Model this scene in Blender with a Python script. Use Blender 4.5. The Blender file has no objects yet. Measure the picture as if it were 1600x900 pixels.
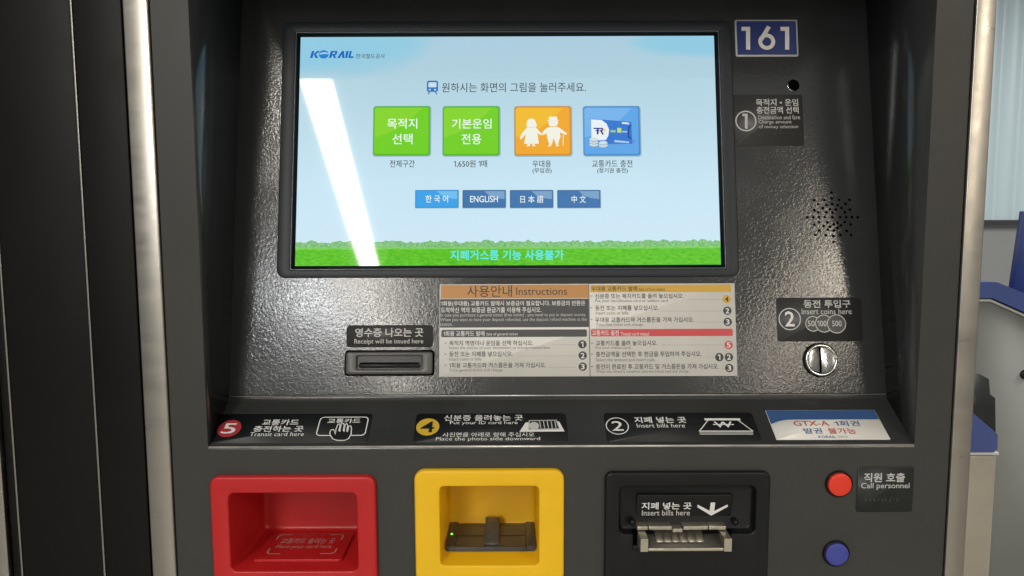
import bpy, bmesh, math, random
from mathutils import Vector, Matrix

# ------------------------------------------------------------------ camera
H = 1.35                      # eye height of the photographer (m)
PITCH = math.radians(5.6)     # looking slightly down
ROLL = math.radians(0.2)
FOC = 1155.0                  # focal length in photo pixels (1600 wide) = 26 mm
cp, sp = math.cos(PITCH), math.sin(PITCH)
FWD = Vector((0, cp, -sp))
RGT0, DWN0 = Vector((1, 0, 0)), Vector((0, -sp, -cp))
RGT = math.cos(ROLL) * RGT0 + math.sin(ROLL) * DWN0
DWN = -math.sin(ROLL) * RGT0 + math.cos(ROLL) * DWN0
EYE = Vector((0, 0, H))
scene = bpy.context.scene
col = scene.collection
cam_data = bpy.data.cameras.new("camera")
cam_data.sensor_width = 36.0
cam_data.lens = FOC / 1600 * 36.0
cam_data.clip_start = 0.02
cam_data.clip_end = 200
cam = bpy.data.objects.new("camera", cam_data)
m3 = Matrix((RGT, -DWN, -FWD)).transposed()
cam.matrix_world = Matrix.Translation(EYE) @ m3.to_4x4()
col.objects.link(cam)
scene.camera = cam

# ------------------------------------------------------------------ world and lamps (an indoor station hall)
scene.view_settings.view_transform = 'Standard'
scene.view_settings.look = 'None'
scene.view_settings.exposure = 0
world = bpy.data.worlds.new("World")
scene.world = world
world.use_nodes = True
wn, wl = world.node_tree.nodes, world.node_tree.links
wbg = wn['Background']
wtc = wn.new('ShaderNodeTexCoord')
wsep = wn.new('ShaderNodeSeparateXYZ')
wl.new(wtc.outputs['Generated'], wsep.inputs[0])
wr = wn.new('ShaderNodeValToRGB')
wmr = wn.new('ShaderNodeMapRange')
wmr.inputs[1].default_value = -1; wmr.inputs[2].default_value = 1
wl.new(wsep.outputs[2], wmr.inputs[0])
wl.new(wmr.outputs[0], wr.inputs[0])
els = wr.color_ramp.elements
els[0].position = 0.0; els[0].color = (.15, .148, .14, 1)
els[1].position = 1.0; els[1].color = (.50, .50, .48, 1)
e = els.new(.45); e.color = (.222, .228, .224, 1)
e = els.new(.60); e.color = (.34, .34, .325, 1)
wno = wn.new('ShaderNodeTexNoise')
wno.inputs['Scale'].default_value = 3.2; wno.inputs['Detail'].default_value = 3
wl.new(wtc.outputs['Generated'], wno.inputs['Vector'])
wr2 = wn.new('ShaderNodeValToRGB')
wr2.color_ramp.elements[0].position = .36; wr2.color_ramp.elements[0].color = (.35, .36, .40, 1)
wr2.color_ramp.elements[1].position = .66; wr2.color_ramp.elements[1].color = (1.5, 1.47, 1.40, 1)
wl.new(wno.outputs['Fac'], wr2.inputs[0])
wmx = wn.new('ShaderNodeMix'); wmx.data_type = 'RGBA'; wmx.blend_type = 'MULTIPLY'
wmx.inputs[0].default_value = 1
wl.new(wr.outputs[0], wmx.inputs[6]); wl.new(wr2.outputs[0], wmx.inputs[7])
wl.new(wmx.outputs[2], wbg.inputs[0])
wbg.inputs[1].default_value = 1.18


def strip_lamp(name, p0, p1, width, radiance, color, z=2.72):
    """a linear ceiling lamp between two floor-plan points"""
    a, c = Vector((*p0, z)), Vector((*p1, z))
    ln = (c - a).length
    L = bpy.data.lights.new(name, 'AREA')
    L.shape = 'RECTANGLE'
    L.size = width
    L.size_y = ln
    L.energy = 1.2 * radiance * math.pi * width * ln
    L.color = color
    o = bpy.data.objects.new(name, L)
    o.location = (a + c) / 2
    o.rotation_euler = (0, 0, math.atan2(-(c - a).x, (c - a).y))
    col.objects.link(o)
    return o


strip_lamp("ceiling_lamp", (-0.79, -1.12), (-2.02, -14.0), 0.125, 52, (1, .94, .84))
strip_lamp("ceiling_lamp", (-1.64, -3.75), (-1.72, -5.4), 0.40, 34, (.96, .98, 1))
strip_lamp("ceiling_lamp", (1.98, -1.5), (3.70, -9.5), 0.26, 24, (1, .88, .72))
strip_lamp("ceiling_lamp", (3.6, -4.5), (4.1, -5.0), 0.25, 5, (1, .80, .50))
strip_lamp("ceiling_lamp", (-2.45, -3.2), (-2.65, -4.1), 0.25, 6, (1, .90, .74))
strip_lamp("ceiling_lamp", (3.1, 3.0), (3.1, 1.2), 0.30, 38, (1, .97, .92))


# ------------------------------------------------------------------ helpers: planes
class Plane:
    def __init__(s, o, u, v):
        s.o = Vector(o); s.u = Vector(u).normalized(); s.v = Vector(v).normalized()
        s.n = s.u.cross(s.v)          # towards the viewer

    def w(s, u, v, h=0.0):
        return s.o + s.u * u + s.v * v + s.n * h

    def at(s, px, py, h=0.0):
        """plane coordinates of a point of the photograph (for a surface h above the plane)"""
        d = FWD + RGT * ((px - 800) / FOC) + DWN * ((py - 450) / FOC)
        o = s.o + s.n * h
        t = (o - EYE).dot(s.n) / d.dot(s.n)
        q = EYE + d * t - s.o
        return q.dot(s.u), q.dot(s.v)

    def bx(s, x0, y0, x1, y1, h=0.0):
        """upright rectangle (u0, v0, u1, v1) from a photographed box"""
        xm, ym = (x0 + x1) / 2, (y0 + y1) / 2
        return (s.at(x0, ym, h)[0], s.at(xm, y1, h)[1], s.at(x1, ym, h)[0], s.at(xm, y0, h)[1])

    def px(s, pts, h=0.0):
        return [s.at(x, y, h) for x, y in pts]


YF = 0.684                                     # front plane of the machine
FRONT = Plane((0, YF, 0), (1, 0, 0), (0, 0, 1))
ZE = H - 0.218                                 # front edge of the ledge
YC, ZC = 0.7405, H - 0.185                     # crease between ledge and console
TILT = math.radians(11.1)
PANEL = Plane((0, YC, ZC), (1, 0, 0), (0, math.sin(TILT), math.cos(TILT)))
LEDGE = Plane((0, YF, ZE), (1, 0, 0), (0, YC - YF, ZC - ZE))
XL, XR = -0.2893, 0.3817                       # inner faces of the side walls
TOPV = 0.452                                   # length of the console up to the hood


def rr(u0, v0, u1, v1, r, n=6):
    """counter-clockwise rounded rectangle"""
    r = min(r, (u1 - u0) / 2 - 1e-6, (v1 - v0) / 2 - 1e-6)
    out = []
    for cx, cy, a0 in ((u1 - r, v0 + r, -90), (u1 - r, v1 - r, 0), (u0 + r, v1 - r, 90), (u0 + r, v0 + r, 180)):
        for k in range(n + 1):
            a = math.radians(a0 + 90 * k / n)
            out.append((cx + r * math.cos(a), cy + r * math.sin(a)))
    return out


def ell(cx, cy, rx, ry=None, n=40):
    ry = ry or rx
    return [(cx + rx * math.cos(2 * math.pi * k / n), cy + ry * math.sin(2 * math.pi * k / n)) for k in range(n)]


# ------------------------------------------------------------------ materials
def lin(c):
    c = c / 255
    return c / 12.92 if c <= .04045 else ((c + .055) / 1.055) ** 2.4


def rgb(*c):
    return tuple(lin(x) for x in c)


MATS = {}


def mat(name, color, rough=.5, metal=0, bump=None, spec=.5, coat=0, mottle=None, emit=None, stretch=None):
    """color: linear base colour.  bump=(scale, strength, distance)  mottle=(scale, amount)"""
    if name in MATS:
        return MATS[name]
    m = bpy.data.materials.new(name)
    m.use_nodes = True
    nt = m.node_tree
    b = nt.nodes['Principled BSDF']
    b.inputs['Base Color'].default_value = (*color, 1)
    b.inputs['Roughness'].default_value = rough
    b.inputs['Metallic'].default_value = metal
    b.inputs['Specular IOR Level'].default_value = spec
    b.inputs['Coat Weight'].default_value = coat
    if emit:
        b.inputs['Emission Color'].default_value = (*emit, 1)
        b.inputs['Emission Strength'].default_value = 1
    tc = None
    if bump or mottle:
        g = nt.nodes.new('ShaderNodeNewGeometry')
        mp = nt.nodes.new('ShaderNodeMapping')
        nt.links.new(g.outputs['Position'], mp.inputs[0])
        if stretch:
            mp.inputs['Scale'].default_value = stretch
        tc = mp.outputs[0]
    if bump:
        n = nt.nodes.new('ShaderNodeTexNoise')
        n.inputs['Scale'].default_value = bump[0]
        n.inputs['Detail'].default_value = 2.5
        n.inputs['Distortion'].default_value = bump[3] if len(bump) > 3 else 0
        nt.links.new(tc, n.inputs['Vector'])
        bp = nt.nodes.new('ShaderNodeBump')
        bp.inputs['Strength'].default_value = bump[1]
        bp.inputs['Distance'].default_value = bump[2]
        nt.links.new(n.outputs['Fac'], bp.inputs['Height'])
        nt.links.new(bp.outputs[0], b.inputs['Normal'])
    if mottle:
        n = nt.nodes.new('ShaderNodeTexNoise')
        n.inputs['Scale'].default_value = mottle[0]
        n.inputs['Detail'].default_value = 6
        n.inputs['Roughness'].default_value = .65
        nt.links.new(tc, n.inputs['Vector'])
        r = nt.nodes.new('ShaderNodeMapRange')
        r.inputs[1].default_value = .3; r.inputs[2].default_value = .7
        r.inputs[3].default_value = 1 - mottle[1]; r.inputs[4].default_value = 1 + mottle[1]
        nt.links.new(n.outputs['Fac'], r.inputs[0])
        mx = nt.nodes.new('ShaderNodeMix'); mx.data_type = 'RGBA'; mx.blend_type = 'MULTIPLY'
        mx.inputs[0].default_value = 1
        mx.inputs[6].default_value = (*color, 1)
        nt.links.new(r.outputs[0], mx.inputs[7])
        nt.links.new(mx.outputs[2], b.inputs['Base Color'])
        r2 = nt.nodes.new('ShaderNodeMapRange')
        r2.inputs[1].default_value = .3; r2.inputs[2].default_value = .7
        r2.inputs[3].default_value = max(0, rough - .06); r2.inputs[4].default_value = rough + .06
        nt.links.new(n.outputs['Fac'], r2.inputs[0])
        nt.links.new(r2.outputs[0], b.inputs['Roughness'])
    MATS[name] = m
    return m


def lit(name, *c):
    """a colour shown on the glossy touchscreen"""
    return mat('screen_' + name, (.004, .004, .004), .035, emit=rgb(*c))


GREY = mat('hammered_grey_paint', (.031, .033, .034), .145, spec=.55, bump=(335, .17, .0008, .8), mottle=(9, .08))
SMOOTH = mat('grey_front_paint', (.0345, .0345, .0310), .46, spec=.42, bump=(1400, .18, .0004), mottle=(11, .09))
LEDGEM = mat('ledge_grey_paint', (.035, .036, .0355), .22, bump=(500, .08, .0005), mottle=(12, .12))
STEEL = mat('brushed_steel', (.35, .33, .295), .33, 1, bump=(900, .03, .0002), mottle=(14, .015), stretch=(1, 1, 6))
BEZEL = mat('bezel_black_plastic', (.018, .022, .028), .46, spec=.35, bump=(1600, .12, .0003))
BLACKP = mat('black_plastic', (.006, .0066, .0070), .38, spec=.28, bump=(1500, .15, .0003), mottle=(30, .1))
PIT = mat('dark_hole', (.002, .002, .002), .8, spec=0)
STICKG = mat('grey_sticker', (.050, .050, .049), .42)
STICKK = mat('black_sticker', (.010, .012, .013), .42, spec=.35, mottle=(20, .1))
WHITE = mat('white_print', (.72, .72, .70), .5)
PALE = mat('pale_print', (.50, .50, .485), .5)
PAPER = mat('sheet_paper', (.82, .805, .77), .65, spec=.2, mottle=(18, .03))
INK = mat('dark_ink', (.040, .040, .042), .5)
MIDINK = mat('grey_ink', (.20, .20, .20), .5)
DKBAND = mat('charcoal_print', (.062, .062, .064), .5)
ORANGE = mat('orange_print', (.52, .25, .075), .5)
YELP = mat('yellow_print', (.62, .37, .05), .5)
REDP = mat('red_print', (.58, .065, .075), .5)
RED = mat('red_plastic', (.46, .014, .015), .36, spec=.35, bump=(900, .05, .0003), mottle=(25, .05))
YEL = mat('yellow_plastic', (.82, .485, .010), .40, spec=.35, bump=(900, .05, .0003), mottle=(25, .04))
CHROME = mat('chrome', (.66, .65, .63), .16, 1)
DISH = mat('worn_coin_metal', (.36, .355, .34), .20, 1, bump=(240, .12, .0006), mottle=(160, .12))
MOUTH = mat('cast_metal', (.50, .47, .39), .36, .85, bump=(700, .1, .0003), mottle=(60, .1))

# ------------------------------------------------------------------ helpers: meshes
_text_cache = {}


def _run(s, bold):
    c = bpy.data.curves.new("lettering", "FONT")
    c.body = s
    c.offset = bold * .6
    c.resolution_u = 3
    o = bpy.data.objects.new("lettering", c)
    me = bpy.data.meshes.new_from_object(o)
    vs = [(v.co.x, v.co.y) for v in me.vertices]
    fs = [tuple(p.vertices) for p in me.polygons]
    bpy.data.objects.remove(o); bpy.data.curves.remove(c); bpy.data.meshes.remove(me)
    return vs, fs


def glyphs(s, bold):
    """outline faces of a line of text; the figure 1 is drawn with its flag"""
    k = (s, bold)
    if k in _text_cache:
        return _text_cache[k]
    vs, fs, x = [], [], 0.0
    for j, seg in enumerate(s.split('1')):
        if j:
            w_ = .085 + bold * 1.4
            n0 = len(vs)
            vs += [(x + .24, 0), (x + .24 + w_, 0), (x + .24 + w_, .70), (x + .24, .70), (x + .06, .60), (x + .06, .60 - w_), (x + .24, .69 - w_)]
            fs += [(n0, n0 + 1, n0 + 2, n0 + 3), (n0 + 3, n0 + 4, n0 + 5, n0 + 6)]
            x += .24 + w_ + .10
        lead = len(seg) - len(seg.lstrip())
        x += .25 * lead
        body = seg.strip()
        if body:
            v, f = _run(body, bold)
            n0 = len(vs); m0 = min(q[0] for q in v); m1 = max(q[0] for q in v)
            vs += [(q[0] - m0 + x, q[1]) for q in v]
            fs += [tuple(i + n0 for i in g) for g in f]
            x += m1 - m0 + .08 + .25 * (len(seg) - len(seg.rstrip()))
    _text_cache[k] = (vs, fs)
    return vs, fs


class Build:
    def __init__(s):
        s.bm = bmesh.new(); s.mats = []

    def mi(s, m):
        if m not in s.mats:
            s.mats.append(m)
        return s.mats.index(m)

    def face(s, pts, m):
        f = s.bm.faces.new([s.bm.verts.new(p) for p in pts])
        f.material_index = s.mi(m)
        return f

    def poly(s, P, pts, h, m):
        area = sum(a[0] * b[1] - b[0] * a[1] for a, b in zip(pts, pts[1:] + pts[:1]))
        if area < 0:
            pts = pts[::-1]
        return s.face([P.w(u, v, h) for u, v in pts], m)

    def loft(s, loops, m, cap_start=False, cap_end=False, flip=False):
        """loops of world points, the same count each; caps are fan-free ngons"""
        rows = [[s.bm.verts.new(p) for p in L] for L in loops]
        i = s.mi(m); n = len(rows[0])
        for a, b in zip(rows, rows[1:]):
            for k in range(n):
                q = [a[k], a[(k + 1) % n], b[(k + 1) % n], b[k]]
                f = s.bm.faces.new(q[::-1] if flip else q); f.material_index = i
        if cap_start:
            f = s.bm.faces.new(rows[0] if flip else rows[0][::-1]); f.material_index = i
        if cap_end:
            f = s.bm.faces.new(rows[-1][::-1] if flip else rows[-1]); f.material_index = i

    def slab(s, P, pts_fn, h0, h1, m, bev=0.0, steps=3):
        """raised plate: pts_fn(inset) gives its outline; rounded front rim"""
        L = [[P.w(u, v, h0) for u, v in pts_fn(0)]]
        if bev:
            for k in range(steps + 1):
                a = math.pi / 2 * k / steps
                L.append([P.w(u, v, h1 - bev + bev * math.sin(a)) for u, v in pts_fn(bev * (1 - math.cos(a)))])
        else:
            L.append([P.w(u, v, h1) for u, v in pts_fn(0)])
        s.loft(L, m, cap_end=True)

    def rslab(s, P, b, r, h0, h1, m, bev=0.0):
        s.slab(P, lambda i: rr(b[0] + i, b[1] + i, b[2] - i, b[3] - i, max(r - i, .0002)), h0, h1, m, bev)

    def plate(s, P, outer, holes, h, m):
        es = []
        for L in [outer] + holes:
            vs = [s.bm.verts.new(P.w(u, v, h)) for u, v in L]
            es += [s.bm.edges.new((vs[k], vs[(k + 1) % len(vs)])) for k in range(len(vs))]
        r = bmesh.ops.triangle_fill(s.bm, use_beauty=True, use_dissolve=False, edges=es, normal=P.n)
        for f in r['geom']:
            if isinstance(f, bmesh.types.BMFace):
                f.normal_update()
                if f.normal.dot(P.n) < 0:
                    f.normal_flip()
                f.material_index = s.mi(m)

    def ring(s, P, c, r0, r1, h, m, ry=1.0, n=44):
        a, b = ell(c[0], c[1], r1, r1 * ry, n), ell(c[0], c[1], r0, r0 * ry, n)
        s.loft([[P.w(u, v, h) for u, v in a], [P.w(u, v, h) for u, v in b]], m)

    def stroke(s, P, pts, wd, h, m, closed=False):
        """a flat drawn line with mitred joints"""
        n = len(pts); Lf, Rt = [], []
        for k, p in enumerate(pts):
            p = Vector(p)
            a = Vector(pts[k - 1]) if (k or closed) else None
            b = Vector(pts[(k + 1) % n]) if (k < n - 1 or closed) else None
            d1 = (p - a).normalized() if a is not None else (b - p).normalized()
            d2 = (b - p).normalized() if b is not None else d1
            t = (d1 + d2)
            t = t.normalized() if t.length > 1e-9 else d1
            q = Vector((-t.y, t.x)) * (wd / 2 / max(.45, t.dot(d1)))
            Lf.append(p + q); Rt.append(p - q)
        for k in range(n if closed else n - 1):
            j = (k + 1) % n
            s.face([P.w(*Rt[k], h), P.w(*Rt[j], h), P.w(*Lf[j], h), P.w(*Lf[k], h)], m)

    def text(s, P, t, b, h, m, bold=0.0):
        """lettering stretched to fill the box b = (u0, v0, u1, v1)"""
        vs, fs = glyphs(t, bold)
        x0, x1 = min(v[0] for v in vs), max(v[0] for v in vs)
        y0, y1 = min(v[1] for v in vs), max(v[1] for v in vs)
        kx, ky = (b[2] - b[0]) / (x1 - x0), (b[3] - b[1]) / (y1 - y0)
        bv = [s.bm.verts.new(P.w(b[0] + (x - x0) * kx, b[1] + (y - y0) * ky, h)) for x, y in vs]
        i = s.mi(m)
        for f in fs:
            try:
                q = s.bm.faces.new([bv[k] for k in f]); q.material_index = i
            except ValueError:
                pass

    def box(s, x0, y0, z0, x1, y1, z1, m, bev=0.0):
        r = bmesh.ops.create_cube(s.bm, size=1)
        for v in r['verts']:
            v.co = Vector(((x0 + x1) / 2 + v.co.x * (x1 - x0), (y0 + y1) / 2 + v.co.y * (y1 - y0), (z0 + z1) / 2 + v.co.z * (z1 - z0)))
        fs = {f for v in r['verts'] for f in v.link_faces}
        i = s.mi(m)
        for f in fs:
            f.material_index = i
        if bev:
            es = list({e for f in fs for e in f.edges})
            q = bmesh.ops.bevel(s.bm, geom=es, offset=bev, segments=3, profile=.5, affect='EDGES')
            for f in q['faces']:
                f.material_index = i

    def prism_x(s, prof, x0, x1, m, caps=True):
        """profile of (y, z) points extruded along x"""
        s.loft([[Vector((x0, y, z)) for y, z in prof], [Vector((x1, y, z)) for y, z in prof]], m, caps, caps)

    def done(s, name, parent=None, label=None, kind=None, smooth=True):
        bm = s.bm
        for e in bm.edges:
            if len(e.link_faces) == 2:
                e.smooth = e.calc_face_angle(0) < math.radians(32)
        for f in bm.faces:
            f.smooth = smooth
        xs = [v.co for v in bm.verts]
        c = Vector([(min(q[k] for q in xs) + max(q[k] for q in xs)) / 2 for k in range(3)])
        for v in bm.verts:
            v.co -= c
        me = bpy.data.meshes.new(name)
        bm.to_mesh(me); bm.free()
        for m in s.mats:
            me.materials.append(m)
        o = bpy.data.objects.new(name, me)
        col.objects.link(o)
        o['_c'] = tuple(c)
        if parent is not None:
            o.parent = parent
            o.location = c - Vector(parent['_c'])
        else:
            o.location = c
        if label:
            o['label'] = label
        if kind:
            o['kind'] = kind
        return o


def thing(name, label, cat, loc, group=None):
    o = bpy.data.objects.new(name, None)
    o.location = loc; o['_c'] = tuple(loc)
    o.empty_display_size = .1
    o['label'] = label; o['category'] = cat
    if group:
        o['group'] = group
    col.objects.link(o)
    return o


def tag(o, label, cat, group=None):
    o['label'] = label; o['category'] = cat
    if group:
        o['group'] = group
    return o


# ================================================================== SETTING
b = Build()
FLOORM = mat('floor_tile', (.30, .29, .27), .35, mottle=(3, .1))
b.face([Vector(p) for p in ((-9, -14, 0), (9, -14, 0), (9, 7, 0), (-9, 7, 0))], FLOORM)
b.done('floor', kind='structure')

# ================================================================== TICKET MACHINE
kiosk = thing('ticket_machine', 'grey ticket machine with a lit touchscreen above red, yellow and black modules',
              'ticket machine', (0.046, YF + .2, 0))
WL, WR = -0.3235, 0.4150        # outer edges of the grey front
ZTOP = H + 0.36

# -- front plate with the console opening and the module cut-outs
RB = FRONT.bx(330, 745, 588, 926, .006)
YB = FRONT.bx(648, 735, 881.5, 914, .006)
KB = FRONT.bx(945, 738, 1202, 934, .005)


def shrink(b, i):
    return (b[0] + i, b[1] + i, b[2] - i, b[3] - i)


LIP = .0030
b = Build()
outline = [(WL, 0.02), (WR, 0.02), (WR, ZTOP), (XR, ZTOP), (XR, ZE - LIP), (XL, ZE - LIP), (XL, ZTOP), (WL, ZTOP)]
b.plate(FRONT, outline, [rr(*shrink(q, .004), .006) for q in (RB, YB, KB)], 0, SMOOTH)
fp = b.done('front_panel', kiosk)

b = Build()      # body behind
b.box(WL - .001, YF + .19, 0.01, WR + .001, YF + .55, ZTOP, SMOOTH)
b.done('cabinet_body', kiosk)

# -- steel edges
for x0, x1, nm in ((-0.3470, WL - .0006, 0), (WR + .0006, 0.4342, 1)):
    b = Build()
    b.box(x0, YF - .003, 0.01, x1, YF + .50, ZTOP, STEEL, .0015)
    b.done('steel_edge', kiosk)

# -- ledge: rounded lip, slope, and the small fillet up to the console
ldir = Vector((YC - YF, ZC - ZE)).normalized()
b = Build()
prof = []
r = LIP
for k in range(6):
    a = k / 5
    ang = a * (math.pi / 2 - math.atan2(ldir.y, ldir.x))
    prof.append((YF + r - r * math.cos(ang), ZE - r + r * math.sin(ang)))
off = prof[-1][1] - (ZE + (prof[-1][0] - YF) * ldir.y / ldir.x)
r2 = .004
prof.append((YC - r2 * ldir.x, ZC - r2 * ldir.y + off))
for k in range(1, 6):
    t = k / 5
    p0 = Vector(prof[6]); p1 = Vector((YC, ZC + off)); p2 = p1 + Vector((math.sin(TILT), math.cos(TILT))) * r2
    q = p0 * (1 - t) ** 2 + p1 * 2 * t * (1 - t) + p2 * t * t
    prof.append((q.x, q.y))
SPLIT = 8
for A, Bq, mm, nm in ((0, SPLIT, LEDGEM, 'ledge'),):
    rows = [[Vector((x, y, z)) for y, z in prof] for x in (XL, XR)]
    va = [b.bm.verts.new(p) for p in rows[0]]; vb = [b.bm.verts.new(p) for p in rows[1]]
    for k in range(len(prof) - 1):
        f = b.bm.faces.new((va[k], vb[k], vb[k + 1], va[k + 1])); f.material_index = b.mi(LEDGEM)
b.done('ledge', kiosk)
EDGEM = mat('worn_and_highlight_edge_metal', (.58, .565, .53), .32, .6, mottle=(40, .25))  # worn metal on the ledge edge, painted highlight on the console edge


def edge_bead(y, z, rad, name):
    b = Build()
    ring = [(y + rad * math.cos(a * math.pi / 5), z + rad * math.sin(a * math.pi / 5)) for a in range(10)]
    b.prism_x(ring, XL + .0004, XR - .0004, EDGEM)
    return b.done(name, kiosk)


edge_bead(YF + .0007, ZE - .0004, .0011, 'ledge_edge')
edge_bead(YC - .0006, ZC + .0022, .0008, 'console_edge_highlight')  # pale bead added for the light caught along the plate's lower edge

# -- console (the reclined hammered plate that carries the screen)
SCR = PANEL.bx(465.5, 57, 1121, 414.5, -.002)
BZ = PANEL.bx(437, 33, 1149, 433, .002)
b = Build()
vbot = r2 - .0006
cs = rr(*shrink(BZ, .004), .006)
b.plate(PANEL, [(XL, vbot), (XR, vbot), (XR, TOPV), (XL, TOPV)], [cs], 0, GREY)
b.done('console_panel', kiosk)

# -- side walls and hood
ptop = PANEL.w(0, TOPV)
for x, s_, lab in ((XL, 1, None), (XR, -1, None)):
    b = Build()
    pts = [Vector((x, YF + .0005, ZE - .006)), Vector((x, YF + .0005, ZTOP)), Vector((x, ptop.y + .05, ZTOP)),
           Vector((x, ptop.y, ptop.z)), Vector((x, YC, ZC)), Vector((x, YF + .02, ZE - .006))]
    t = Vector((-s_ * .0015, 0, 0))
    b.loft([pts, [p + t for p in pts]] if s_ < 0 else [pts[::-1], [p + t for p in pts[::-1]]], GREY, True, True)
    o = b.done('side_wall', kiosk)
b = Build()
zt = ptop.z - .0005
b.box(XL + .0005, YF - .055, zt, XR - .0005, ptop.y + .03, zt + .05, SMOOTH, .002)
b.done('hood', kiosk)

# ------------------------------------------------------------------ touchscreen
b = Build()
o4 = BZ
i4 = shrink(SCR, -.0018)
rad = .0088
L = []
for ins, h in ((0, 0), (0, .0010), (.0004, .0017), (.0011, .0020)):
    q = shrink(o4, ins); L.append([PANEL.w(u, v, h) for u, v in rr(*q, rad - ins)])
for ins, h in ((-.0034, .0020), (-.0030, .0018), (-.0028, .0010), (-.0020, .0009), (-.0017, .0006), (-.0015, -.0022)):
    q = shrink(i4, ins); L.append([PANEL.w(u, v, h) for u, v in rr(*q, .0012)])
b.loft(L, BEZEL)
L = []
for ins, h in ((-.0027, .00105), (-.0024, .0014), (-.0020, .0014), (-.0018, .00095)):
    q = shrink(i4, ins); L.append([PANEL.w(u, v, h) for u, v in rr(*q, .0012)])
b.loft(L, mat('bezel_rim', (.16, .17, .18), .25, .3))
b.done('screen_bezel', kiosk)

# the lit picture: sky with drifting cloud above a lawn
SH = -.0020


def sky_material():
    m = bpy.data.materials.new('screen_sky'); m.use_nodes = True
    nt = m.node_tree; N = nt.nodes; Lk = nt.links
    p = N['Principled BSDF']
    p.inputs['Base Color'].default_value = (.004, .004, .004, 1); p.inputs['Roughness'].default_value = .035
    tc = N.new('ShaderNodeTexCoord')
    sx = N.new('ShaderNodeSeparateXYZ'); Lk.new(tc.outputs['Object'], sx.inputs[0])
    hgt = (SCR[3] - SCR[1]) * math.cos(TILT); wid = SCR[2] - SCR[0]
    mr = N.new('ShaderNodeMapRange'); mr.inputs[1].default_value = -hgt / 2; mr.inputs[2].default_value = hgt / 2
    Lk.new(sx.outputs[2], mr.inputs[0])
    cr = N.new('ShaderNodeValToRGB'); Lk.new(mr.outputs[0], cr.inputs[0])
    E_ = cr.color_ramp.elements
    E_[0].position = .05; E_[0].color = (*rgb(206, 231, 246), 1)
    E_[1].position = 1.0; E_[1].color = (*rgb(172, 205, 222), 1)
    for pos, c in ((.35, (199, 228, 243)), (.62, (185, 216, 230)), (.85, (176, 208, 222))):
        q = E_.new(pos); q.color = (*rgb(*c), 1)
    # blue sky showing through the cloud in the two upper corners
    no = N.new('ShaderNodeTexNoise'); no.inputs['Scale'].default_value = 9; no.inputs['Detail'].default_value = 4
    mp = N.new('ShaderNodeMapping'); mp.inputs['Scale'].default_value = (1, 1, 2.2)
    Lk.new(tc.outputs['Object'], mp.inputs[0]); Lk.new(mp.outputs[0], no.inputs['Vector'])

    def blob(cx, cz, rx, rz):
        a = N.new('ShaderNodeMath'); a.operation = 'MULTIPLY_ADD'; Lk.new(sx.outputs[0], a.inputs[0]); a.inputs[1].default_value = 1 / rx; a.inputs[2].default_value = -cx / rx
        c = N.new('ShaderNodeMath'); c.operation = 'MULTIPLY_ADD'; Lk.new(sx.outputs[2], c.inputs[0]); c.inputs[1].default_value = 1 / rz; c.inputs[2].default_value = -cz / rz
        a2 = N.new('ShaderNodeMath'); a2.operation = 'POWER'; Lk.new(a.outputs[0], a2.inputs[0]); a2.inputs[1].default_value = 2
        c2 = N.new('ShaderNodeMath'); c2.operation = 'POWER'; Lk.new(c.outputs[0], c2.inputs[0]); c2.inputs[1].default_value = 2
        d = N.new('ShaderNodeMath'); d.operation = 'ADD'; Lk.new(a2.outputs[0], d.inputs[0]); Lk.new(c2.outputs[0], d.inputs[1])
        return d.outputs[0]
    b1 = blob(-wid * .42, hgt * .46, wid * .26, hgt * .14)
    b2 = blob(wid * .47, hgt * .48, wid * .19, hgt * .075)
    mn = N.new('ShaderNodeMath'); mn.operation = 'MINIMUM'; Lk.new(b1, mn.inputs[0]); Lk.new(b2, mn.inputs[1])
    ad = N.new('ShaderNodeMath'); ad.operation = 'MULTIPLY_ADD'; Lk.new(no.outputs['Fac'], ad.inputs[0]); ad.inputs[1].default_value = 2.2; Lk.new(mn.outputs[0], ad.inputs[2])
    m2 = N.new('ShaderNodeMapRange'); m2.interpolation_type = 'SMOOTHSTEP'
    m2.inputs[1].default_value = 2.35; m2.inputs[2].default_value = 1.25
    Lk.new(ad.outputs[0], m2.inputs[0])
    mx = N.new('ShaderNodeMix'); mx.data_type = 'RGBA'
    Lk.new(m2.outputs[0], mx.inputs[0]); Lk.new(cr.outputs[0], mx.inputs[6]); mx.inputs[7].default_value = (*rgb(146, 203, 226), 1)
    Lk.new(mx.outputs[2], p.inputs['Emission Color']); p.inputs['Emission Strength'].default_value = 1
    return m


def green_material(name, dark, light, scale, stretch=(1, 1, 1)):
    m = bpy.data.materials.new(name); m.use_nodes = True
    N = m.node_tree.nodes; Lk = m.node_tree.links
    p = N['Principled BSDF']
    p.inputs['Base Color'].default_value = (.004, .004, .004, 1); p.inputs['Roughness'].default_value = .035
    tc = N.new('ShaderNodeTexCoord'); mp = N.new('ShaderNodeMapping'); mp.inputs['Scale'].default_value = stretch
    no = N.new('ShaderNodeTexNoise'); no.inputs['Scale'].default_value = scale; no.inputs['Detail'].default_value = 5; no.inputs['Roughness'].default_value = .7
    Lk.new(tc.outputs['Object'], mp.inputs[0]); Lk.new(mp.outputs[0], no.inputs['Vector'])
    cr = N.new('ShaderNodeValToRGB'); Lk.new(no.outputs['Fac'], cr.inputs[0])
    cr.color_ramp.elements[0].position = .33; cr.color_ramp.elements[0].color = (*rgb(*dark), 1)
    cr.color_ramp.elements[1].position = .68; cr.color_ramp.elements[1].color = (*rgb(*light), 1)
    Lk.new(cr.outputs[0], p.inputs['Emission Color']); p.inputs['Emission Strength'].default_value = 1
    return m


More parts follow.
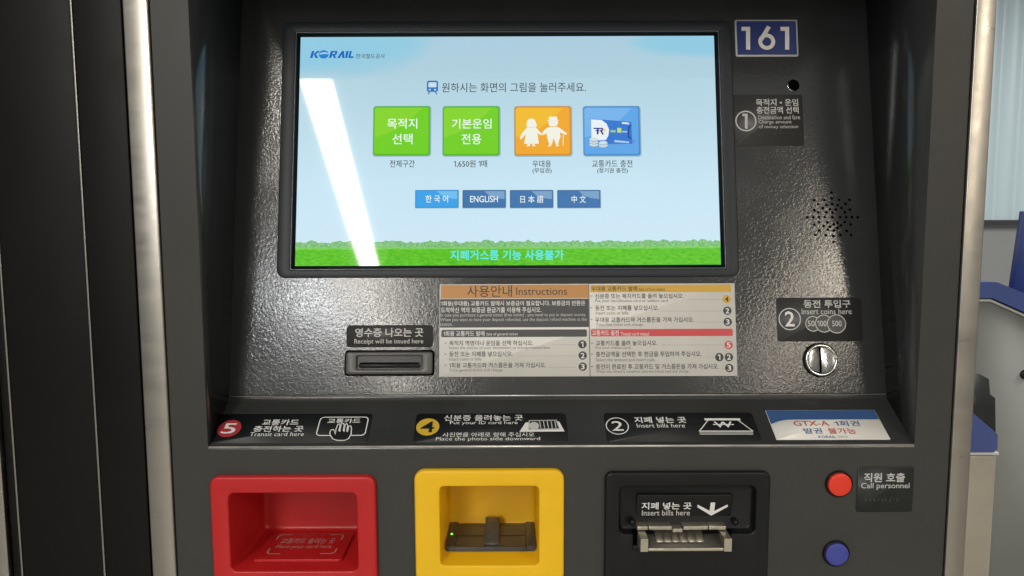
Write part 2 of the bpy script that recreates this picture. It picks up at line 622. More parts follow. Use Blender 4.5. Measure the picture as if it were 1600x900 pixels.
b = Build()
b.poly(PANEL, rr(*SCR, .0004, 1), SH, sky_material())
screen = b.done('touchscreen', kiosk)
S = PANEL
h1, h2, h3, h4 = SH + .00012, SH + .00024, SH + .00036, SH + .00048
# lawn and hedge of the displayed picture
b = Build()
vg = S.at(795, 384.5, h1)[1]
b.poly(S, [(SCR[0], SCR[1]), (SCR[2], SCR[1]), (SCR[2], vg), (SCR[0], vg)], h1, green_material('screen_grass', (62, 176, 26), (116, 208, 40), 160, (1, 1, 3)))
vg2 = S.at(795, 389, h1)[1]
b.poly(S, [(SCR[0], vg2), (SCR[2], vg2), (SCR[2], vg), (SCR[0], vg)], h2, green_material('screen_grass_far', (104, 196, 78), (142, 214, 104), 220, (1, 1, 3)))
random.seed(4)
HEDGE = green_material('screen_hedge', (84, 158, 84), (162, 220, 156), 520)
top, n = [], 170
for k in range(n + 1):
    t = k / n
    hh = .0048 + .0006 * math.sin(t * 61) + .0005 * math.sin(t * 183 + 1) + random.uniform(-.0010, .0014)
    top.append((SCR[0] + (SCR[2] - SCR[0]) * t, vg + max(.0018, hh)))
for k in range(n):
    (ua, va), (ub, vb_) = top[k], top[k + 1]
    b.poly(S, [(ua, vg - .0008), (ub, vg - .0008), (ub, vb_), (ua, va)], h3, HEDGE)
b.done('meadow_picture', screen)


def lettering(P, items, name, parent, label=None):
    """items: (text, px box, height, material, bold)"""
    b = Build()
    for t, q, h, m, bold in items:
        b.text(P, t, P.bx(*q, h), h, m, bold)
    return b.done(name, parent, label, smooth=False)


INKS = lit('ink', 58, 66, 72)
INKS2 = lit('soft_ink', 84, 92, 96)
WHT = lit('white', 240, 250, 244)
lettering(S, [("원하시는 화면의 그림을 눌러주세요.", (690.5, 129, 915.5, 144), h1, INKS, .006)], 'prompt_text', screen)
lettering(S, [("지폐거스름 기능 사용불가", (703.5, 390.5, 881, 406.5), h4, lit('cyan', 96, 236, 240), .03)], 'notice_text', screen)
for cap in ([("전체구간", (609, 250, 648, 261.5), h1, INKS, .012)], [("1,650원 1매", (709, 250, 761, 262), h1, INKS, .012)],
            [("우대용", (832, 250.5, 861, 261.5), h1, INKS, .012), ("(무임권)", (832, 262.5, 862, 271.5), h1, INKS, .02)],
            [("교통카드 충전", (925, 250, 988, 261.5), h1, INKS, .012), ("(정기권 충전)", (933, 262.5, 981, 271.5), h1, INKS, .02)]):
    lettering(S, cap, 'caption_text', screen)

# operator logo: italic letters with a globe for the O
b = Build()
LB = lit('logo_blue', 26, 104, 190)
LB2 = lit('logo_light', 120, 190, 232)


def px_polys(b, P, polys, h, m):
    for p in polys:
        b.poly(P, P.px(p, h), h, m)


px_polys(b, S, [
    [(487.5, 79.6), (491.2, 79.6), (488.4, 90.6), (484.2, 90.6)],
    [(490, 84.6), (495.4, 79.6), (500.2, 79.6), (493.2, 85.3)],
    [(490.2, 84.2), (493.4, 84.2), (497.4, 90.6), (492.6, 90.6)],
    # R
    [(517, 79.6), (520.6, 79.6), (517.6, 90.6), (513.8, 90.6)],
    [(519.5, 79.6), (526, 79.6), (525.6, 81.9), (519.6, 81.9)],
    [(523.6, 80), (526.2, 79.6), (527.4, 81.2), (525.6, 85.6), (522.6, 86.6), (523.6, 83)],
    [(519, 84.4), (524, 84.4), (523, 86.6), (518.4, 86.6)],
    [(519.8, 86), (523.2, 86), (525.2, 90.6), (521.2, 90.6)],
    # A without a bar
    [(526.6, 90.6), (534.4, 79.6), (537.4, 79.6), (531, 90.6)],
    [(534.2, 79.8), (537.4, 79.6), (538.6, 90.6), (534.6, 90.6)],
    # I
    [(541, 79.6), (544.6, 79.6), (542.8, 90.6), (539.2, 90.6)],
    # L
    [(546.4, 79.6), (549.6, 79.6), (547.4, 90.6), (544, 90.6)],
    [(545, 88), (552.6, 88), (552.2, 90.6), (544.4, 90.6)],
], h1, LB)
c = S.at(505.8, 85, h1); e_ = S.at(513.6, 85, h1)[0] - c[0]; f_ = c[1] - S.at(505.8, 91.6, h1)[1]
b.poly(S, ell(c[0], c[1], e_, f_), h1, lit('globe', 40, 130, 208))
sw = S.px([(497.5, 85.4), (502, 82.4), (507, 81.6), (514.5, 83.2), (512.6, 84.6), (507.5, 84.0), (503, 84.6)], h2)
for k in range(1, len(sw) - 1):
    pass
b.poly(S, sw, h2, lit('globe_band', 176, 214, 232))
b.text(S, "한국철도공사", S.bx(556, 84, 601.5, 91.4, h1), h1, INKS2, .012)
b.done('operator_logo', screen)

# train pictogram
b = Build()
TB = lit('train_blue', 44, 116, 184)
q = S.bx(667, 126, 684.5, 143.6, h1)
b.poly(S, rr(*q, .0022), h1, TB)
q = S.bx(669.4, 128.6, 682, 136.4, h2)
b.poly(S, rr(*q, .0010), h2, lit('train_window', 200, 224, 238))
for x in (671.6, 679.8):
    c = S.at(x, 140.2, h2); b.poly(S, ell(*c, .0010), h2, lit('train_window', 200, 224, 238))
for x0, x1 in ((671.5, 668.8), (680, 682.8)):
    b.stroke(S, S.px([(x0, 143), (x1, 147.4)], h1), .0012, h1, TB)
b.done('train_symbol', screen)


def menu_button(x0, name_mats, art, label):
    base, edge, gloss = name_mats
    b = Build()
    q = S.bx(x0, 166, x0 + 88.5, 243, h1)
    b.poly(S, rr(q[0] - .0006, q[1] - .0012, q[2] + .0012, q[3] + .0004, .0032), h1 - .00004, lit('button_shadow', 140, 176, 188))
    b.poly(S, rr(*q, .0030), h1, edge)
    q2 = (q[0] + .0010, q[1] + .0016, q[2] - .0016, q[3] - .0012)
    b.poly(S, rr(*q2, .0024), h1 + .00004, base)
    # diagonal sheen printed in the button picture
    u0, v0, u1, v1 = q2
    w_, t_ = u1 - u0, v1 - v0
    pts = [(u0 + .0004, v0 + t_ * .36)]
    for k in range(1, 9):
        t = k / 8
        pts.append((u0 + .0004 + w_ * .86 * t, v0 + t_ * (.36 + .30 * t + .32 * t ** 3)))
    pts += [(u0 + .003, v1 - .0004), (u0 + .0004, v1 - .003)]
    b.poly(S, pts, h1 + .00008, gloss)
    art(b, q2)
    return b.done('menu_button', screen, label)


GREENS = (lit('green', 112, 206, 30), lit('green_edge', 84, 176, 24), lit('green_sheen', 132, 212, 40))
GOLDS = (lit('gold', 238, 166, 34), lit('gold_edge', 208, 138, 30), lit('gold_sheen', 240, 186, 38))
BLUES = (lit('button_blue', 92, 164, 230), lit('button_blue_edge', 70, 134, 200), lit('button_blue_sheen', 116, 178, 234))


def art_dest(b, q):
    b.text(S, "목적지", S.bx(605, 185, 652, 201, h2), h2, WHT, .012)
    b.text(S, "선택", S.bx(613, 209, 644.5, 225.5, h2), h2, WHT, .012)


def art_base(b, q):
    b.text(S, "기본운임", S.bx(706, 185.5, 768, 201, h2), h2, WHT, .012)
    b.text(S, "전용", S.bx(721, 209, 752, 225.5, h2), h2, WHT, .012)


def art_elder(b, q):
    W_ = lit('figure_white', 238, 240, 226)
    f = lambda p: S.px([(760 + x / 4.09, 30 + y / 4.09) for x, y in p], h2)
    P_ = lambda p: b.poly(S, f(p), h2, W_)
    P_([(258, 690), (256, 668), (262, 645), (275, 636), (290, 634), (306, 640), (316, 656), (322, 680), (316, 690)])          # head with bob
    P_([(262, 692), (314, 692), (322, 700), (336, 796), (240, 796), (252, 735)])                                           # dress
    P_([(262, 694), (254, 698), (226, 730), (216, 752), (226, 762), (236, 752), (258, 728)])                                 # arm
    P_([(314, 694), (322, 698), (346, 724), (356, 730), (352, 742), (340, 738), (318, 722)])
    P_([(262, 797), (280, 797), (278, 812), (256, 812)]); P_([(292, 797), (306, 797), (314, 812), (294, 812)])
    P_([(214, 752), (228, 762), (226, 768), (214, 764)])
    P_([(400, 642), (398, 624), (450, 622), (456, 644), (466, 648), (384, 650)])                                             # hat
    P_([(398, 651), (456, 649), (458, 668), (446, 684), (408, 686), (397, 670)])
    P_([(396, 690), (456, 688), (466, 700), (474, 752), (468, 764), (390, 766), (384, 720)])                                 # coat
    P_([(395, 690), (386, 694), (362, 718), (356, 730), (362, 742), (388, 726)])
    P_([(457, 689), (470, 696), (504, 722), (516, 730), (508, 740), (468, 722)])
    P_([(392, 766), (428, 765), (418, 800), (404, 800), (398, 790)]); P_([(432, 765), (468, 764), (458, 800), (444, 800)])
    P_([(400, 801), (416, 801), (412, 812), (392, 812)]); P_([(444, 801), (458, 801), (466, 810), (444, 812)])
    b.stroke(S, f([(491, 738), (490, 808)]), .0007, h2, W_)


def art_card(b, q):
    f = lambda p: S.px([(760 + x / 4.09, 30 + y / 4.09) for x, y in p], h2)
    d = .00004
    P_ = lambda p, k, m: b.poly(S, f(p), h2 + k * d, m)
    P_([(640, 784), (955, 768), (934, 798), (780, 800)], -1, lit('card_shade', 96, 146, 206))
    P_([(666, 636), (926, 656), (932, 796), (772, 796), (672, 776)], 0, lit('card_blue', 48, 118, 206))
    P_([(668, 640), (736, 644), (768, 668), (784, 704), (780, 742), (764, 772), (672, 776)], 1, lit('card_white', 232, 240, 246))
    nv = lit('card_navy', 26, 58, 132)
    P_([(680, 694), (718, 694), (716, 702), (686, 702)], 2, nv)
    P_([(696, 708), (716, 708), (715, 716), (700, 716)], 2, nv)
    P_([(708, 694), (720, 694), (716, 736), (704, 736)], 2, nv)
    P_([(718, 694), (742, 694), (748, 702), (744, 714), (722, 718), (722, 710), (734, 708), (736, 702), (718, 702)], 2, nv)
    P_([(728, 716), (738, 714), (752, 736), (740, 738)], 2, nv)
    P_([(752, 690), (757, 706), (766, 700), (759, 712), (766, 722), (754, 716), (748, 726), (750, 712), (742, 704), (752, 704)], 3, lit('card_star', 238, 214, 60))
    P_([(792, 708), (826, 709), (826, 724), (792, 723)], 2, lit('card_green', 150, 196, 150))
    P_([(836, 694), (862, 696), (862, 726), (836, 724)], 2, lit('card_lime', 196, 220, 120))
    P_([(866, 714), (900, 716), (900, 724), (866, 722)], 2, lit('card_pale', 170, 204, 234))
    P_([(866, 658), (912, 662), (912, 672), (866, 668)], 2, lit('card_white', 232, 240, 246))
    P_([(818, 772), (912, 782), (912, 792), (818, 786)], 2, lit('card_pale', 170, 204, 234))
    b.stroke(S, f([(926, 678), (910, 690), (908, 752), (926, 764)]), .0014, h2 + 2 * d, nv)
    for cx, cy, nn in ((686, 800, 3), (746, 806, 2)):
        for k in range(nn):
            c = S.at(760 + cx / 4.09, 30 + (cy - 16 * k) / 4.09, h2)
            b.poly(S, ell(c[0], c[1] - .0009, .0046, .0020, 20), h2 + (3 + 2 * k) * d, lit('coin_side', 150, 172, 186))
            b.poly(S, ell(c[0], c[1], .0046, .0020, 20), h2 + (4 + 2 * k) * d, lit('coin_top', 206, 222, 226))


menu_button(583.5, GREENS, art_dest, 'green menu button for choosing a destination')
menu_button(692, GREENS, art_base, 'green menu button for the basic fare')
menu_button(804, GOLDS, art_elder, 'orange menu button with an elderly couple')
menu_button(911.5, BLUES, art_card, 'blue menu button with a transit card and coins')

NAVY = (lit('navy', 62, 116, 172), lit('navy_edge', 46, 92, 146), lit('navy_sheen', 122, 162, 200))
AZURE = (lit('azure', 62, 162, 232), lit('azure_edge', 42, 132, 206), lit('azure_sheen', 112, 190, 240))
for x0, t, q, cset, lab in ((649, "한 국 어", (665, 305, 700, 316.5), AZURE, 'light blue language button'),
                            (723, "ENGLISH", (734.5, 306, 778, 316), NAVY, None),
                            (797, "日 本 語", (813, 305.5, 849, 317), NAVY, None),
                            (871, "中 文", (893, 305.5, 915.5, 317), NAVY, None)):
    b = Build()
    r_ = S.bx(x0, 297, x0 + 67, 324.5, h1)
    b.poly(S, rr(r_[0] - .0004, r_[1] - .0008, r_[2] + .0008, r_[3] + .0002, .0010, 3), h1 - .00004, lit('button_shadow', 140, 176, 188))
    b.poly(S, rr(*r_, .0010, 3), h1, cset[1])
    i_ = shrink(r_, .0008)
    b.poly(S, rr(*i_, .0007, 3), h1 + .00004, cset[0])
    w_, t_ = i_[2] - i_[0], i_[3] - i_[1]
    pts = [(i_[0] + w_ * .50, i_[3] - .0003), (i_[0] + w_ * .62, i_[3] - t_ * .30), (i_[0] + w_ * .8, i_[3] - t_ * .46), (i_[2] - .0003, i_[3] - t_ * .52), (i_[2] - .0003, i_[3] - .0003)]
    b.poly(S, pts, h1 + .00008, cset[2])
    b.text(S, t, S.bx(*q, h2), h2, WHT, .008)
    b.done('language_button', screen, lab)

# ------------------------------------------------------------------ number plate, sensor, step label, speaker
P = PANEL
b = Build()
q = P.bx(1149, 31, 1246.5, 88, .001)
b.rslab(P, q, .0016, 0, .0012, mat('plate_white', (.62, .62, .62), .4))
plate_o = b.done('number_plate', kiosk)
b = Build()
b.poly(P, rr(*shrink(q, .0016), .0008), .0014, mat('plate_blue', (.020, .036, .17), .35))
for x in (1166.5, 1227.5):
    b.stroke(P, P.px([(x - 8, 45), (x + 2.4, 45), (x + 2.4, 77.5)], .0016), .0044, .0016, WHITE)
c = P.at(1198, 65, .0016)
b.ring(P, c, .0049, .0090, .0016, WHITE)
b.stroke(P, P.px([(1189, 62), (1201.5, 41.5)], .00165), .0044, .00165, WHITE)
b.done('plate_digits', plate_o)

b = Build()
c = P.at(1239, 133.5)
L = [[P.w(u, v, h) for u, v in ell(c[0], c[1], rd)] for rd, h in ((.0066, 0), (.0064, .0008), (.0056, .0010))]
b.loft(L, CHROME)
L = [[P.w(u, v, h) for u, v in ell(c[0] + .0004, c[1] - .0004, rd)] for rd, h in ((.0060, .0012), (.0058, .0016), (.0040, .0004))]
b.loft(L, PIT, cap_end=True)
b.done('key_hole', kiosk)


def sticker(P, q, r, m, name, label=None, h0=0.0, th=.0004):
    b = Build()
    b.rslab(P, q, r, h0, h0 + th, m)
    return b.done(name, kiosk, label)


T1 = .0005
st = sticker(P, P.bx(1145, 148, 1255, 228, T1), .0022, mat('smoke_sticker', (.055, .056, .057), .42), 'step_label', 'dark grey label with a circled 1 beside the screen')
b = Build()
b.ring(P, P.at(1165.5, 189, T1), .0098, .0112, T1, PALE)
b.stroke(P, P.px([(1160, 179.5), (1166, 179.5), (1166, 201)], T1), .0028, T1, PALE)
for t, q, bo in (("목적지 • 운임", (1181, 154.5, 1247, 165.5), .03), ("충전금액 선택", (1182, 166.5, 1248, 177.5), .03),
                 ("Destination and fare", (1185, 180, 1250, 186.5), 0), ("Charge amount", (1185.5, 187.5, 1237, 194.5), 0), ("of money selection", (1186, 195, 1247, 202), 0)):
    b.text(P, t, P.bx(*q, T1), T1, PALE, bo)
BRA = mat('braille_dot', (.06, .06, .062), .3)


def braille(b, P, x0, x1, y0, seed, h, step=6.2):
    random.seed(seed)
    x = x0
    while x < x1:
        for dx in (0, 2.1):
            for dy in (0, 2.5, 5.0):
                if random.random() < .5:
                    c = P.at(x + dx, y0 + dy, h)
                    L = [[P.w(u, v, h + k) for u, v in ell(c[0], c[1], rd, None, 8)] for rd, k in ((.00055, 0), (.00045, .0003), (.0002, .0004))]
                    b.loft(L, BRA, cap_end=True)
        x += step


braille(b, P, 1174, 1238, 206, 3, T1); braille(b, P, 1176, 1206, 218, 5, T1)
b.done('lettering', st)

b = Build()
for x, y in ((424, 97), (360, 125), (398, 125), (425, 119), (452, 124), (491, 124), (375, 139), (406, 143), (427, 140), (447, 144), (476, 139), (361, 162), (392, 155), (418, 159), (440, 160), (461, 154), (492, 160), (375, 170), (405, 170), (428, 171), (474, 170), (335, 189), (357, 188), (378, 188), (400, 188), (428, 188), (456, 188), (478, 188), (500, 188), (521, 188), (378, 207), (409, 207), (447, 209), (473, 206), (361, 216), (395, 221), (432, 215), (459, 219), (495, 215), (379, 238), (411, 234), (433, 238), (446, 228), (480, 239), (365, 254), (403, 254), (431, 258), (457, 254), (497, 254), (432, 280), (418, 224)):
    c = P.at(1120 + x / 2.369, 260 + y / 2.369)
    b.poly(P, ell(c[0], c[1], .00145, None, 14), .0003, PIT)
b.done('speaker_grille', kiosk)

# ------------------------------------------------------------------ coin inlet
st = sticker(P, P.bx(1214, 465, 1347, 533.5, T1), .0026, STICKG, 'coin_label', 'grey label with a circled 2 and three coins')
b = Build()
b.ring(P, P.at(1234, 498.5, T1), .0104, .0115, T1, PALE)
b.text(P, "2", P.bx(1226.5, 486.5, 1241.5, 510, T1), T1, WHITE, .02)
b.text(P, "동전 투입구", P.bx(1255.5, 468.5, 1329, 481, T1), T1, PALE, .035)
b.text(P, "Insert coins here", P.bx(1252.5, 482, 1330.5, 491, T1), T1, PALE, .005)
for x, y, r_, t, tq in ((1270.5, 506, .0080, "50", (1262, 501, 1273, 510)), (1287.5, 505.5, .0092, "100", (1277, 501, 1291.5, 510)), (1307, 506, .0098, "500", (1300, 501, 1315, 510))):
    c = P.at(x, y, T1)
    hh = T1 + .00005 * (1 + (x > 1280) + (x > 1300))
    b.poly(P, ell(c[0], c[1], r_), hh - .00003, STICKG)
    b.ring(P, c, r_ - .0009, r_, hh, PALE)
    b.text(P, t, P.bx(*tq, T1), hh, PALE, .02)
b.done('lettering', st)

c = P.at(1283, 562.5, .003)
b = Build()
prof = ((.0176, 0), (.0176, .0012), (.0166, .0020))
b.loft([[P.w(u, v, h) for u, v in ell(c[0], c[1], rd, None, 56)] for rd, h in prof], BLACKP)
prof = ((.0166, .0018), (.0165, .0036), (.0158, .0048), (.0148, .0050), (.0138, .0044), (.0134, .0026), (.0126, .0016))
b.loft([[P.w(u, v, h) for u, v in ell(c[0], c[1], rd, None, 56)] for rd, h in prof], CHROME)
inlet = b.done('coin_inlet', kiosk)
b = Build()
for sgn in (-1, 1):      # two smooth cheeks that dip towards the slit
    rows = []
    for i in range(9):
        t = i / 8
        row = []
        for k in range(25):
            a = math.radians(-90 + 180 * k / 24)
            rd = .0133
            u = sgn * (.0011 + (rd * math.cos(a) - .0011) * t) if rd * math.cos(a) > .0011 else sgn * .0011
            v = rd * math.sin(a)
            row.append(P.w(c[0] + u, c[1] + v, .0012 + .0030 * math.sin(min(1, abs(u) / .0133) * math.pi * .5) - .0010 * (v / .0133) ** 2 - (.0016 * abs(u) / .0133 if sgn < 0 else 0)))
        rows.append(row if sgn > 0 else row[::-1])
    rv = [[b.bm.verts.new(p) for p in row] for row in rows]
    for A, B_ in zip(rv, rv[1:]):
        for k in range(24):
            f = b.bm.faces.new((A[k], B_[k], B_[k + 1], A[k + 1])); f.material_index = b.mi(DISH)
b.done('coin_dome', inlet)
b = Build()
b.poly(P, [(c[0] - .0135, c[1] - .0135), (c[0] + .0135, c[1] - .0135), (c[0] + .0135, c[1] + .0135), (c[0] - .0135, c[1] + .0135)], .0006, PIT)
b.done('coin_slit', inlet)

# ------------------------------------------------------------------ receipt outlet
st = sticker(P, P.bx(541.5, 508, 676.5, 542.5, T1), .0035, STICKG, 'receipt_label')
lettering(P, [("영수증 나오는 곳", (555, 512.5, 661.5, 526.5), T1, PALE, .03), ("Receipt will be issued here", (553.5, 529.5, 661.5, 539), T1, PALE, .004)], 'lettering', st)
b = Build()
q = P.bx(538, 547, 678.5, 587.5, .002)
b.rslab(P, q, .0040, 0, .0010, PIT)
iq = P.bx(557, 556, 659, 577.5, .004)
L = []
for ins, h in ((.0016, .0010), (.0018, .0036), (.0026, .0046), (.0040, .0050)):
    L.append([P.w(u, v, h) for u, v in rr(*shrink(q, ins), .0036 - ins * .4)])
for ins, h in ((-.0014, .0050), (-.0004, .0046), (0, .0038), (0, .0014)):
    L.append([P.w(u, v, h) for u, v in rr(*shrink(iq, ins), .0020)])
b.loft(L, mat('receipt_frame_plastic', (.085, .083, .078), .34, bump=(1500, .1, .0003)), cap_end=False)
outl = b.done('receipt_outlet', kiosk)
b = Build()
i2 = shrink(iq, .0001)
b.poly(P, rr(*i2, .0018), .0013, mat('slot_gloss', (.004, .005, .006), .25, spec=.3))
vm = i2[1] + (i2[3] - i2[1]) * .45
s0 = (i2[0] + .003, vm - .0002, i2[2] - .003, vm + .0010)
b.poly(P, rr(*s0, .0004), .0016, PIT)
L = [[P.w(u, v, h) for u, v in rr(i2[0] + .002 + k, i2[1] + .0016 + k, i2[2] - .002 - k, vm - .0002 - k * .4, .0012)] for k, h in ((0, .0013), (.0002, .0030), (.0010, .0036))]
b.loft(L, BLACKP, cap_end=True)
b.done('receipt_slot', outl)

# ------------------------------------------------------------------ instruction sheet
b = Build()
q = P.bx(686.5, 443.5, 1150, 588, T1)
b.rslab(P, q, .0004, 0, .0004, PAPER)
sheet = b.done('instruction_sheet', kiosk)
b = Build()
T2, T3 = .00052, .00064


def band(x0, y0, x1, y1, m, r=0.0002, h=T2):
    b.poly(P, rr(*P.bx(x0, y0, x1, y1, h), r, 3), h, m)


band(689, 445, 919.5, 466, ORANGE)
band(687.5, 467, 920, 511.5, DKBAND)
band(689.5, 515, 917, 526.5, DKBAND, .0014)
band(922.5, 445, 1142.5, 456.3, YELP, .0008)
band(923.5, 514, 1145, 525.3, REDP, .0014)
band(920.6, 443.6, 921.6, 588, INK, h=T3)
T = lambda t, x0, y0, x1, y1, m=INK, bo=.0: b.text(P, t, P.bx(x0, y0, x1, y1, T3), T3, m, bo)
T("사용안내", 730, 446, 800, 464, INK, .008)
T("Instructions", 806.5, 449, 886, 460.8, INK)
T("1회용(우대용) 교통카드 발매시 보증금이 필요합니다. 보증금의 반환은", 689, 470, 914.5, 479, WHITE, .02)
T("도착하신 역의 보증금 환급기를 이용해 주십시오.", 689, 480, 846, 488.5, WHITE, .02)
T("In case you purchase a general ticket (free ticket) , you need to put in deposit money.", 688, 489.3, 916, 495.8, PALE)
T("When you want to have your deposit refunded, use the deposit refund machine at the", 688, 496.5, 917, 503, PALE)
T("station.", 688, 504, 707, 509.2, PALE)
T("1회용 교통카드 발매", 693, 517.2, 757, 525.2, WHITE, .02)
T("Sale of general ticket", 760, 519.6, 809, 525.4, WHITE)
T("우대용 교통카드 발매", 924, 447, 995.5, 455, INK, .02)
T("Sale of free ticket", 998, 449.6, 1039, 454.4, INK)
T("교통카드 충전", 925, 516, 967, 524.4, WHITE, .02)
T("Transit card reload", 970, 519, 1014, 524.4, WHITE)


def step(ko, kq, en, eq, dots, discs):
    T(ko, *kq, INK, .012); T(en, *eq, MIDINK)
    x = kq[0] - 7.5; ym = (kq[1] + kq[3]) / 2
    T("-", x, ym - .5, x + 3, ym + .5)
    x = dots[0]
    while x < dots[1]:
        c = P.at(x, dots[2], T2); b.poly(P, ell(c[0], c[1], .00026, None, 6), T2, MIDINK); x += 1.6
    for dx, dy, n_, m_, mt in discs:
        c = P.at(dx, dy, T2)
        b.poly(P, ell(c[0], c[1], .0043), T2, m_)
        T(n_, dx - (2.4 if n_ == "1" else 3), dy - 4.2, dx + (1.6 if n_ == "1" else 3), dy + 4.2, mt, .03)


step("목적지 역명이나 운임을 선택 하십시오.", (702, 532, 833, 540), "Select the station of your destination or transportation fare.", (701.5, 541, 860, 546.6), (865, 900, 538.5), [(910, 538, "1", INK, WHITE)])
step("동전 또는 지폐를 넣으십시오.", (702, 549, 801, 557.3), "Insert coins or bills.", (702, 558.6, 753, 563.4), (807, 900, 556), [(910.5, 555.5, "2", INK, WHITE)])
step("1회용 교통카드와 거스름돈을 가져 가십시오.", (702, 566.5, 853, 574.8), "Take general ticket and change.", (702, 576, 787, 581.6), (858, 900, 574), [(910.5, 573, "3", INK, WHITE)])
step("신분증 또는 복지카드를 올려 놓으십시오.", (930, 458.7, 1068, 466.3), "Put your identification card or welfare card.", (930, 467.6, 1045, 473.4), (1075, 1128, 468), [(1135.5, 467.5, "4", YELP, INK)])
step("동전 또는 지폐를 넣으십시오.", (930, 477, 1029, 485), "Insert coins or bills.", (931, 486.5, 983, 491.5), (1035, 1128, 486), [(1136.5, 485.5, "2", INK, WHITE)])
step("우대용 교통카드와 거스름돈을 가져 가십시오.", (930, 495.5, 1084, 503.6), "Take free ticket and change.", (931, 505, 1006, 510.6), (1089, 1128, 503.5), [(1137, 503, "3", INK, WHITE)])
step("교통카드를 올려 놓으십시오.", (931, 532, 1027, 540.2), "Put your transit card.", (931, 541, 986, 546.6), (1034, 1129, 539), [(1138.5, 539, "5", REDP, WHITE)])
step("충전금액을 선택한 후 현금을 투입하여 주십시오.", (931, 549, 1096, 557.4), "Select the amount and insert cash.", (931, 559.5, 1024, 564.6), (1102, 1115, 558), [(1124, 558, "1", INK, WHITE), (1139, 558, "2", INK, WHITE)])
step("충전이 완료된 후 교통카드 및 거스름돈을 가져 가십시오.", (931, 568.5, 1123, 577), "When the reload is complete, take the transit card and change.", (932, 578, 1077, 583.6), (1127, 1131, 575.5), [(1139.5, 575, "3", INK, WHITE)])
b.done('printed_text', sheet)

# ------------------------------------------------------------------ ledge stickers
LO = LEDGE.w(0, 0).z
LEDGE = Plane(LEDGE.o + LEDGE.n * (off * ldir.x + .0001), LEDGE.u, LEDGE.v)
D = LEDGE
LT = .0003
LT2 = .00045


def lell(b, x, y, rx, m, h):
    """disc that lies on the ledge"""
    c = D.at(x, y, h); r_ = abs(D.at(x + rx, y, h)[0] - c[0])
    b.poly(D, ell(c[0], c[1], r_), h, m)
    return c, r_


st = sticker(D, D.bx(334, 646.7, 578.5, 692.5, LT), .004, STICKK, 'ledge_label', 'black ledge label with a red circled 5', 0, LT)
b = Build()
lell(b, 358.4, 669.5, 18, mat('red_circle', (.40, .035, .05), .4), LT2)
b.text(D, "5", D.bx(347.5, 661.5, 369, 677.5, LT2), .00055, WHITE, .01)
for t, q, bo in (("교통카드", (410, 655.3, 467, 664.3), .03), ("충전하는 곳", (396.5, 665.3, 474, 674.6), .03), ("Transit card here", (390.5, 675.3, 475, 681.4), 0), ("교통카드", (512, 653.8, 563.5, 661.3), .03)):
    b.text(D, t, D.bx(*q, LT2), LT2, WHITE, bo)
cb = D.bx(497.5, 651.8, 573, 680.3, LT2)
b.stroke(D, rr(*cb, .004), .0011, LT2, WHITE, True)
hand = [(766, 186), (764, 170), (770, 156), (782, 152), (790, 160), (795, 180), (800, 150), (810, 124), (820, 121), (824, 130), (816, 160), (822, 162), (830, 122), (840, 116), (848, 124), (842, 160), (847, 162), (852, 124), (862, 118), (868, 128), (862, 162), (867, 164), (874, 134), (884, 130), (890, 142), (888, 180), (872, 206), (850, 216), (806, 216), (782, 208)]
hp = D.px([(310 + x / 3.72, 630 + y / 3.72) for x, y in hand], .0006)
hm = Build()
tri = bmesh.new()
hv = [b.bm.verts.new(D.w(u, v, .0005)) for u, v in hp]
he = [b.bm.edges.new((hv[k], hv[(k + 1) % len(hv)])) for k in range(len(hv))]
g = bmesh.ops.triangle_fill(b.bm, use_beauty=True, edges=he, normal=D.n)
for f in g['geom']:
    if isinstance(f, bmesh.types.BMFace):
        f.material_index = b.mi(STICKK)
hm.bm.free(); tri.free()
b.stroke(D, hp, .0010, .0006, WHITE, True)
b.done('lettering', st)

st = sticker(D, D.bx(648, 646, 886, 691, LT), .004, STICKK, 'ledge_label', 'black ledge label with a yellow circled 4', 0, LT)
b = Build()
lell(b, 668.4, 667, 18, mat('yellow_circle', (.62, .40, .03), .4), LT2)
b.text(D, "4", D.bx(657, 658.5, 679, 675.5, LT2), .00055, STICKK, .01)
for t, q, bo in (("신분증 올려놓는 곳", (694, 648.3, 817, 657.3), .015), ("Put your ID card here", (703, 658, 809, 664.2), 0), ("사진면을 아래로 향해 주십시오", (691.5, 675.5, 835, 682.5), .005), ("Place the photo side downward", (681, 682.8, 844, 689.6), 0)):
    b.text(D, t, D.bx(*q, LT2), LT2, WHITE, bo)
C4 = lambda p, h=LT2: D.px([(640 + x / 2.857, 630 + y / 2.857) for x, y in p], h)
b.poly(D, C4([(518, 86), (668, 82), (692, 126), (490, 128)]), LT2, WHITE)
b.poly(D, C4([(532, 76), (656, 74), (672, 116), (530, 119)]), .0005, STICKK)
b.stroke(D, C4([(534, 78), (655, 76), (669, 114), (533, 117)]), .0010, .00055, PALE, True)
cc = D.at(640 + 556 / 2.857, 630 + 101 / 2.857, .0006)
b.poly(D, ell(cc[0], cc[1], .0048, .0052), .0006, PALE)
for k in range(5):
    b.stroke(D, C4([(580 + k * 17, 80), (586 + k * 17, 112)]), .0009, .0006, PALE)
b.done('lettering', st)

